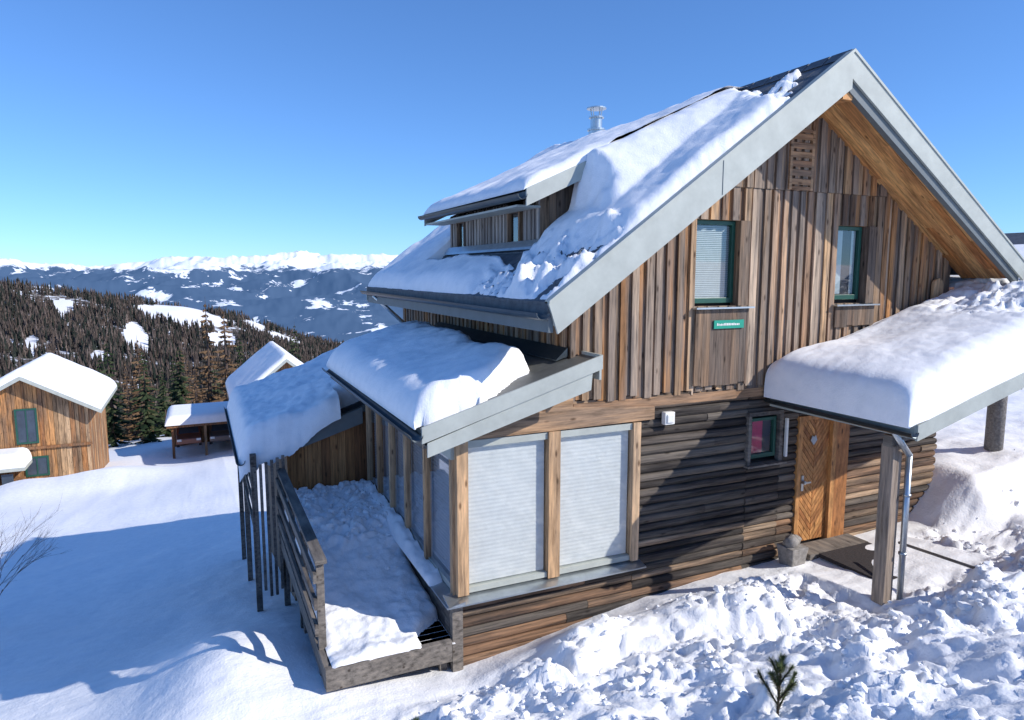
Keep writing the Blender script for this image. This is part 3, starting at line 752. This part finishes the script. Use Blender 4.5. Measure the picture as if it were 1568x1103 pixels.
mt=MB(); mt.box(8.65,9.75,-1.55,-.45,-4.42,-4.36); mt.obj('door_mat_shade',M['mat'])  # dark mat sheet, also stands in for the shadowed floor at the door
PT=empty('flower_pot',(8.25,-.3,-4.5))
pt=MB(); 
pt.hexa([(8.12,-.42,-4.55),(8.38,-.42,-4.55),(8.38,-.16,-4.55),(8.12,-.16,-4.55),(8.08,-.46,-4.22),(8.42,-.46,-4.22),(8.42,-.12,-4.22),(8.08,-.12,-4.22)]); pt.obj('pot',M['stone'],PT,bevel=.015)
rk=MB()
for cx_,cy_,r_ in ((8.2,-.3,.11),(8.32,-.25,.09)):
    vs=[];n1,n2_=10,7
    for j in range(n2_+1):
        for i in range(n1):
            a=2*math.pi*i/n1;b=math.pi*j/n2_; k=1+.35*fbm(math.cos(a)*2+cx_*9,math.sin(a)*2,b,2)
            vs.append((cx_+r_*k*math.sin(b)*math.cos(a),cy_+r_*k*math.sin(b)*math.sin(a),-4.16-r_*k*math.cos(b)))
    rk.add(vs,[(j*n1+i,j*n1+(i+1)%n1,(j+1)*n1+(i+1)%n1,(j+1)*n1+i) for j in range(n2_) for i in range(n1)])
rk.obj('rock',M['stone'],PT,True)
pole=MB(); pole.cyl((9.3,-1.3,-3.98),(8.9,-3.6,-3.72),.022,n=8); pole.obj('snow_pole',M['greywood'])

# ------------------------------------------------------------------ neighbours
def chalet(name,x0,x1,y0,y1,zb,ze,za,ov=.8,snow=.4,wins=(),mats=None,roofmat=None):
    E=empty(name,((x0+x1)/2,(y0+y1)/2,zb)); xm=(x0+x1)/2; s=(za-ze)/(xm-x0+ov)
    zt=lambda x: za-s*abs(x-xm)
    w=MB(); x=x0
    while x<x1-.01:
        x2=min(x+ru(.2,.3),x1)
        for a,b in ((x,x2),) if not (x<xm<x2) else ((x,xm),(xm,x2)):
            yj=y0+ru(0,.04)
            w.hexa([(a,yj,zb-3),(b-.02,yj,zb-3),(b-.02,y0+.1,zb-3),(a,y0+.1,zb-3),(a,yj,zt(a)-.15),(b-.02,yj,zt(b)-.15),(b-.02,y0+.1,zt(b)-.15),(a,y0+.1,zt(a)-.15)])
        x=x2
    y=y0+.1
    while y<y1-.01:
        y2=min(y+ru(.2,.3),y1)
        for xx in (x0,x1-.1): w.box(xx,xx+.1,y,y2-.01,zb-3,zt(x0)-.15)
        y=y2
    w.box(x0+.1,x1-.1,y1-.1,y1,zb-3,zt(x0)-.15)
    w.obj('walls',mats or M['nwood'],E)
    r=MB(); r.prism([(x0-ov,y0-ov,ze),(xm,y0-ov,za),(x1+ov,y0-ov,ze),(x1+ov,y0-ov,ze-.22),(xm,y0-ov,za-.22),(x0-ov,y0-ov,ze-.22)],(0,y1-y0+2*ov,0)); r.obj('roof',roofmat or M['fascia'],E)
    if snow:
        def f(yv,xv):
            t=(snow+.06*fbm(xv*.8,yv*.8,zb,3))*edgeprof(xv-x0+ov,.4)*edgeprof(x1+ov-xv,.4)*edgeprof(yv-y0+ov,.3)*edgeprof(y1+ov-yv,.3)
            return (xv,yv,zt(xv)+.01+t,t)
        sheet('roof_snow',edgy(y0-ov,y1+ov,30),edgy(x0-ov,x1+ov,40),f,M['snowroof'],E)
    g=MB(); f=MB(); 
    for (a,b,c,d) in wins:
        g.box(a,b,y0-.04,y0-.02,c,d)
        f.box(a-.1,a,y0-.07,y0-.01,c-.1,d+.1); f.box(b,b+.1,y0-.07,y0-.01,c-.1,d+.1); f.box(a,b,y0-.068,y0-.01,d,d+.1); f.box(a,b,y0-.068,y0-.01,c-.1,c); f.box((a+b)/2-.03,(a+b)/2+.03,y0-.066,y0-.041,c,d)
    if wins:
        g.obj('windows',M['wing'],E); f.obj('window_trim',M['green'],E)
    return E
M['nwood']=wood('neighbour_wood',[(0,(.36,.15,.055)),(.3,(.56,.29,.12)),(.6,(.28,.13,.06)),(.85,(.62,.42,.25)),(1,(.20,.11,.05))],(8,8,.8),(.18,.12,.08),.75,1.3,.35)
M['wing']=plain('dark_window',(.05,.07,.10),.08,0,.3,2,0)
E1=chalet('neighbour_chalet',-12.6,-6.3,40,48,-12,-8.15,-5.9,.75,.45,[(-9.9,-9.0,-9.9,-8.0),(-9.6,-8.6,-11.9,-10.9),(-11.8,-11.1,-8.8,-8.1),(-12.5,-11.9,-8.95,-8.4)])
nb=MB(); nb.box(-12.6,-6.2,39.86,39.97,-10.35,-10.2); nb.box(-13.5,-9.7,38.3,39.85,-15,-11.9)
nb.obj('annex_walls',M['nwood'],E1)
nb=MB(); nb.prism([(-14,37.9,-10.9),(-9.3,37.9,-10.9),(-9.3,37.9,-11.1),(-14,37.9,-11.1)],(0,1.95,0)); nb.obj('annex_roof',M['fascia'],E1)
sheet('annex_snow',edgy(-14,-9.3,24),edgy(37.9,39.85,16),lambda xv,yv:(xv,yv,-10.9+.75*edgeprof(xv+14,.4)*edgeprof(-9.3-xv,.4)*edgeprof(yv-37.9,.4),1),M['snowroof'],E1)
nw=MB()
for a in (-12.6,-11.4,-10.5): nw.box(a,a+.55,38.24,38.28,-12.0,-11.3)
nw.obj('annex_windows',M['wing'],E1)
chalet('hillside_chalet',2.4,8.0,40,49,-11,-8.6,-5.65,.7,.35,[(4.7,5.5,-7.9,-7.0)])
chalet('right_neighbour_chalet',24,33,5,15,-4,-.6,1.5,.6,0,[],M['nwood'],M['shingle'])
CP=empty('carport',(0,50,-12))
cc=MB(); cc.prism([(-2.5,47.5,-11.15),(2.6,47.5,-11.15),(2.6,47.5,-11.35),(-2.5,47.5,-11.35)],(0,5.5,0)); cc.obj('roof',M['nwood'],CP)
cc=MB()
for a in (-2.2,.0,2.2): 
    for b in (47.7,52.6): cc.box(a,a+.18,b,b+.18,-14.5,-11.35)
cc.box(-2.2,2.38,52.8,52.95,-14.5,-11.35); cc.box(2.2,2.38,47.9,52.6,-14.5,-11.35); cc.obj('posts',M['nwood'],CP)
sheet('roof_snow',edgy(-2.6,2.7,30),edgy(47.4,53,24),lambda xv,yv:(xv,yv,-11.15+.65*edgeprof(xv+2.6,.45)*edgeprof(2.7-xv,.45)*edgeprof(yv-47.4,.45)*edgeprof(53-yv,.45),1),M['snowroof'],CP)
def car(x,y,z,col):
    E=empty('parked_car',(x,y,z))
    b=MB()
    pr=[(0,.35),(.05,.75),(.9,.9),(1.5,1.42),(3.2,1.45),(3.9,1.0),(4.2,.9),(4.25,.4)]
    b.prism([(x-.85,y+p,z+q) for p,q in pr],(1.7,0,0)); b.obj('body',col,E,bevel=.06)
    g=MB(); g.add([(x-.7,y+.92,z+.98),(x+.7,y+.92,z+.98),(x+.62,y+1.43,z+1.42),(x-.62,y+1.43,z+1.42)],[(0,1,2,3)])
    g.obj('windscreen',M['wing'],E)
    w=MB()
    for sx in (-.86,.66):
        for yy in (.8,3.3): w.cyl((x+sx,y+yy,z+.33),(x+sx+.2,y+yy,z+.33),.33,n=16)
    w.obj('wheels',M['mat'],E)
    l=MB(); l.box(x-.8,x-.5,y+.0,y+.04,z+.58,z+.74); l.box(x+.5,x+.8,y+.0,y+.04,z+.58,z+.74); l.obj('headlights',M['white'],E)
M['car1']=plain('car_paint',(.22,.09,.06),.3,.3,.1,3,0); M['car2']=plain('car_paint_b',(.18,.13,.11),.3,.3,.1,3,0)
car(-1.05,47.3,-12.95,M['car1']); car(1.2,47.3,-12.95,M['car2'])

# ------------------------------------------------------------------ vegetation
def foliage(name,cols):
    m,nt,b=newmat(name); g=N(nt,'ShaderNodeNewGeometry'); r=ramp(nt,cols)
    nt.links.new(g.outputs['Random Per Island'],r.inputs[0]); nt.links.new(r.outputs[0],b.inputs['Base Color']); b.inputs['Roughness'].default_value=.9
    b.inputs['Specular IOR Level'].default_value=.1
    return m
M['spruce']=foliage('spruce_needles',[(0,(.010,.020,.010)),(.5,(.028,.045,.020)),(.85,(.055,.07,.035)),(1,(.10,.09,.05))])
M['larch']=foliage('larch_twigs',[(0,(.05,.032,.02)),(.5,(.13,.08,.045)),(1,(.22,.14,.08))])
M['bark']=plain('bark',(.09,.06,.045),.9,0,.4,10,.5)
def spruce_mesh(h,w,seed,larch=False):
    rnd=random.Random(seed); b=MB(); b.cyl((0,0,0),(0,0,h),.022*h,.004,n=6)
    nb=len(b.f); tiers=24
    for i in range(tiers):
        t=i/tiers; z=h*(.06+.91*t); rad=w*(1-t)**.85*(.6+.6*rnd.random())+.06
        k=int(11-5*t)
        for j in range(k):
            if rnd.random()<(.3 if larch else .15): continue
            a=rnd.random()*6.283; rr=rad*(.6+.6*rnd.random()); dz=(-.18 if not larch else .05)*rr
            c,s=math.cos(a),math.sin(a); wd=rr*(.20 if not larch else .06)
            tip=(rr*c,rr*s,z+dz); 
            b.add([(0,0,z+.12*h/tiers*3),(rr*.55*c-wd*s,rr*.55*s+wd*c,z+dz*.3-.03*h*(.5)),tip,(rr*.55*c+wd*s,rr*.55*s-wd*c,z+dz*.3-.03*h*.5)],[(0,1,2),(0,2,3)])
            for q in range(3):
                f=.35+.25*q; ww=rr*.22*(1.1-f*.5)
                b.add([(rr*f*c,rr*f*s,z+dz*f+.02),(rr*(f+.1)*c-ww*s,rr*(f+.1)*s+ww*c,z+dz*f-.10*rnd.random()*rr-.05),(rr*(f+.22)*c,rr*(f+.22)*s,z+dz*(f+.2)-.05)],[(0,1,2)])
                b.add([(rr*f*c,rr*f*s,z+dz*f+.02),(rr*(f+.22)*c,rr*(f+.22)*s,z+dz*(f+.2)-.05),(rr*(f+.1)*c+ww*s,rr*(f+.1)*s-ww*c,z+dz*f-.10*rnd.random()*rr-.05)],[(0,1,2)])
    me=bpy.data.meshes.new('tree'); me.from_pydata(b.v,[],b.f)
    me.materials.append(M['bark']); me.materials.append(M['larch'] if larch else M['spruce'])
    me.polygons.foreach_set('material_index',[0 if i<nb else 1 for i in range(len(b.f))]); me.update(); return me
SPM=[spruce_mesh(9,1.7,s) for s in (1,2,3)]; LM=[spruce_mesh(10,1.6,s,True) for s in (5,6)]
tp=[(-11,62,1.0,0),(-8.5,66,1.0,0),(-7.2,60,1.1,0),(-5.2,64,1.25,1),(-4.4,58,1.0,0),(-3.2,63,.9,0),(-1.8,66,1.2,0),(-.5,62,.8,1),(.8,70,1.35,1),(2.4,67,1.4,1),(4,72,1.1,0),(5.5,70,1.0,1),(-13,75,.9,1),(-16,70,.9,0),(-10,76,1.0,1),(-6,78,1.1,1),(-2,80,1.2,1),(1.5,82,1.1,0),(6.5,84,1.2,1),(9,88,1.1,1),(12,90,1.2,0),(-9.6,58,.7,0),(-6.2,70,.9,1),(-2.6,72,1.0,0),(3.2,78,1.0,1),(-8,84,1,1),(-4.5,88,1,0),(.5,90,1,1),(4,94,1.1,1),(7.5,98,1.1,1),(-11,92,1,1),(-14,96,1,0),(-1.5,96,1,1)]
for (x,y,s,l) in tp:
    o=bpy.data.objects.new('larch_tree' if l else 'spruce_tree',random.choice(LM if l else SPM)); sc.collection.objects.link(o)
    o.location=(x,y,ground(x,y,False)-.3); o.scale=(s,s,s*ru(.8,1.05)); o.rotation_euler=(0,0,R()*6)
def ridge_tan(az):
    px=784+1060*math.tan(math.radians(az-24.6)) if abs(az-24.6)<80 else 9999*(1 if az>24 else -1)
    y=interp(px,[(-900,425),(0,440),(100,449),(200,460),(300,475),(400,497),(530,530),(650,565),(900,640)])
    return (418-y)/math.hypot(1060,px-784)
def hill(az,r):
    rt=ridge_tan(az); R1=620
    if r<R1: tn=lerp(-.25,rt,((max(r,100)-100)/(R1-100))**.75); z=tn*r
    else: z=rt*R1-.45*(r-R1)
    z+=5*fbm(r*.006,az*.12,2,3)*ss(r,150,260)
    return max(z,-750)
def pol(az,r): a=math.radians(az); return (r*math.sin(a),r*math.cos(a)-7.8)
clear=[(-1.0,575,3.3,50),(-4.1,470,.9,50),(1.6,500,1.1,32),(6.4,570,1.6,40),(-8.5,560,.7,34),(4.0,600,1.0,26),(-3.8,235,.7,18),(2.5,300,.9,26),(-6.5,380,.6,30),(3.4,430,.6,30),(-10.5,430,.5,30)]
def inclear(az,r):
    k=.35*noise.noise(Vector((az*1.3,r*.03,5)))
    return any(((az-a)/da)**2+((r-c)/dc)**2<1+k*2 for a,c,da,dc in clear)
def hm(u,r):
    x,y=pol(u,r); return (x,y,hill(u,r),1)
m,nt,b=newmat('hill_ground'); mp=mapping(nt,(1,1,1)); n=noiseN(nt,.12,mp,5,.7); r=ramp(nt,[(.40,(.06,.045,.035)),(.50,(.12,.10,.085)),(.58,(.70,.74,.80))]); nt.links.new(n.outputs[0],r.inputs[0]); nt.links.new(r.outputs[0],b.inputs['Base Color']); b.inputs['Roughness'].default_value=.9
HG=sheet('forested_hill',lin(-60,-14,60)[:-1]+lin(-14,20,200)+lin(20,45,40)[1:],[100,115,130,150]+rng(170,700,8)+[720,800,900,1100,1400],hm,m)
HG.data.materials.append(M['snow'])
for p_ in HG.data.polygons:
    c=p_.center; az=math.degrees(math.atan2(c.x,c.y+7.8)); rr=math.hypot(c.x,c.y+7.8)
    if inclear(az,rr): p_.material_index=1
fb=MB()
for i in range(30000):
    az=ru(-17,26); r=math.sqrt(ru(150**2,655**2))
    if inclear(az,r): continue
    x,y=pol(az,r)
    if fbm(x*.02,y*.02,7,3)<-.30: continue
    z=hill(az,r)-.6; h=ru(4,8.5); w=h*ru(.12,.2); a0=R()*6
    vs=[];fs=[]
    for t in range(3):
        zb=z+h*(.1+.28*t); zt_=z+h*min(1,(.55+.24*t)); ww=w*(1-.27*t); k=4
        o=len(vs); vs.append((x+ru(-.2,.2),y,zt_))
        for j in range(k):
            aa=a0+t+j*6.283/k; q=ww*ru(.5,1.25); vs.append((x+q*math.cos(aa),y+q*math.sin(aa),zb+ru(-.4,.4)))
        fs+=[(o,o+1+j,o+1+(j+1)%k) for j in range(k)]
        if t: fs.append((o,o-5,o+1))
    fb.add(vs,fs)
fm=foliage('forest_mass',[(0,(.016,.022,.018)),(.25,(.032,.038,.032)),(.45,(.065,.052,.046)),(.8,(.10,.076,.064)),(1,(.16,.125,.11))])
fb.obj('distant_forest',fm)
def mh(az,r):
    x,y=pol(az,r)
    s=ss(r,5500,18500)
    z=lerp(-820,90,s)
    rg=1-abs(noise.fractal(Vector((x/4200,y/4200,1.7)),.9,2.1,6))*1.8
    z+=(rg-.35)*lerp(200,430,s)+lerp(40,230,s)*noise.noise(Vector((x/6000,y/6000,9)))+70*fbm(x/900,y/900,5,5)
    if r>19500: z-=(r-19500)*.10
    return z
m,nt,b=newmat('mountain_surface_haze')
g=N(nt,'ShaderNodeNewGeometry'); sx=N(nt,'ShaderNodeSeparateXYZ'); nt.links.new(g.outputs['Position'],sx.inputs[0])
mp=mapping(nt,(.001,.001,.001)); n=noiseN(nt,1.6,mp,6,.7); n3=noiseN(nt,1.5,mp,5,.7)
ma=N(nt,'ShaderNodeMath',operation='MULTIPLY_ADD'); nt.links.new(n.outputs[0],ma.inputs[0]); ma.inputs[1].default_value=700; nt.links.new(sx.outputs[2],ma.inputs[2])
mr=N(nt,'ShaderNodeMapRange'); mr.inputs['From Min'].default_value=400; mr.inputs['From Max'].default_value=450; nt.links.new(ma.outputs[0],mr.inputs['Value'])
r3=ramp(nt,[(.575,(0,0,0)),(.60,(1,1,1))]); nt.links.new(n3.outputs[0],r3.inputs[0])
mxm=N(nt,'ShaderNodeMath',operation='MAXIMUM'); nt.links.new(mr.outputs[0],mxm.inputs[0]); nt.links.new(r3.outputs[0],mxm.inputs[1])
c=mix(nt,'MIX',mxm.outputs[0],(.04,.06,.095),(.80,.82,.86))  # forest colour tinted blue to imitate distance haze
e=mix(nt,'MIX',mxm.outputs[0],(.055,.12,.255),(.05,.09,.15))  # aerial haze painted as a faint blue glow; the slopes emit no light
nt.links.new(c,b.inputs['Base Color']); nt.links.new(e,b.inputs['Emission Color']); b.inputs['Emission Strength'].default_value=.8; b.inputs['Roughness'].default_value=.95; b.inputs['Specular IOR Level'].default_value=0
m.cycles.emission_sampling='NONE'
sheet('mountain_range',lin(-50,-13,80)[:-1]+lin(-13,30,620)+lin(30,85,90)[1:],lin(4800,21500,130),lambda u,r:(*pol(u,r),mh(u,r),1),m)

def sapling(x,y,h):
    z=ground(x,y)-.1; E=empty('pine_sapling',(x,y,z)); s=MB(); s.cyl((x,y,z),(x+.01,y,z+h),.014,.006,n=6)
    nd=MB(); rnd=random.Random(int(x*100))
    stems=[((x,y,z),(x+.01,y,z+h))]
    for i in range(9):
        t=.25+.7*i/9; a=i*2.4; L=h*.34*(1.1-t); p=Vector((x,y,z+h*t)); q=p+Vector((math.cos(a)*L,math.sin(a)*L,L*1.6))
        stems.append((tuple(p),tuple(q))); s.cyl(p,q,.008,.004,n=5)
    for p,q in stems:
        p=Vector(p);q=Vector(q);L=(q-p).length; n_=int(120+L*900)
        for k in range(n_):
            f=rnd.random()**.7; o=p.lerp(q,f); d=(q-p).normalized(); rv=Vector((rnd.uniform(-1,1),rnd.uniform(-1,1),rnd.uniform(-1,1))); rv=(rv-d*rv.dot(d)).normalized()
            e=o+(d*.9+rv)*.05*rnd.uniform(.7,1.2); w=d.cross(rv)*.0022
            nd.add([o-w,o+w,e],[(0,1,2)])
    s.obj('stem',M['bark'],E); nd.obj('needles',foliage('pine_needles',[(0,(.03,.05,.02)),(.6,(.08,.11,.045)),(1,(.18,.18,.08))]),E)
sapling(4.27,-3.85,.62); sapling(1.55,-2.35,.3)
def shrub(x,y,h,n):
    z=ground(x,y); E=empty('bare_shrub',(x,y,z)); b=MB(); rnd=random.Random(4)
    def br(p,d,L,r,dep):
        q=p+d*L; b.cyl(p,q,r,r*.6,n=4,cap=False)
        if dep==0: return
        for k in range(rnd.choice((2,3))):
            dd=(d+Vector((rnd.uniform(-.6,.6),rnd.uniform(-.6,.6),rnd.uniform(-.3,.5)))).normalized()
            br(p.lerp(q,rnd.uniform(.5,1)),dd,L*rnd.uniform(.6,.8),r*.6,dep-1)
    for k in range(n): br(Vector((x,y,z)),Vector((rnd.uniform(-.4,.5),rnd.uniform(-.4,.4),1)).normalized(),h*.4,.013,4)
    b.obj('twigs',M['bark'],E)
shrub(-4.45,9.2,2.9,8)

# ------------------------------------------------------------------ light
S=Vector((1.13,-1.0,1.0)).normalized()
w=bpy.data.worlds.new('World'); sc.world=w; w.use_nodes=True; nt=w.node_tree
sky=nt.nodes.new('ShaderNodeTexSky'); sky.sky_type='NISHITA'; sky.sun_disc=False
sky.sun_elevation=math.asin(S.z); sky.sun_rotation=math.atan2(S.x,S.y); sky.altitude=1700; sky.air_density=1.0; sky.dust_density=.1; sky.ozone_density=2.5
bg=nt.nodes['Background']; bg.inputs[1].default_value=.15
gm=N(nt,'ShaderNodeGamma'); gm.inputs[1].default_value=.84; nt.links.new(sky.outputs[0],gm.inputs[0])
tint=mix(nt,'MULTIPLY',1.0,gm.outputs[0],(.66,1.06,1.62))
nt.links.new(tint,bg.inputs[0])
L=bpy.data.lights.new('sun','SUN'); L.energy=5.0; L.angle=math.radians(.5); L.color=(1,.95,.88)
lo=bpy.data.objects.new('sun',L); sc.collection.objects.link(lo); lo.rotation_euler=(-S).to_track_quat('-Z','Y').to_euler()
cam=bpy.data.cameras.new('camera'); co=bpy.data.objects.new('camera',cam); sc.collection.objects.link(co); sc.camera=co
cam.sensor_width=36; cam.lens=36*1052/1568; cam.clip_end=60000; cam.clip_start=.05
co.location=(0,-7.8,0)
p=math.radians(7.26); F=Vector((.4163*math.cos(p),.9092*math.cos(p),-math.sin(p)))
co.rotation_euler=F.to_track_quat('-Z','Y').to_euler()
sc.view_settings.view_transform='Standard'; sc.view_settings.look='None'; sc.view_settings.exposure=0
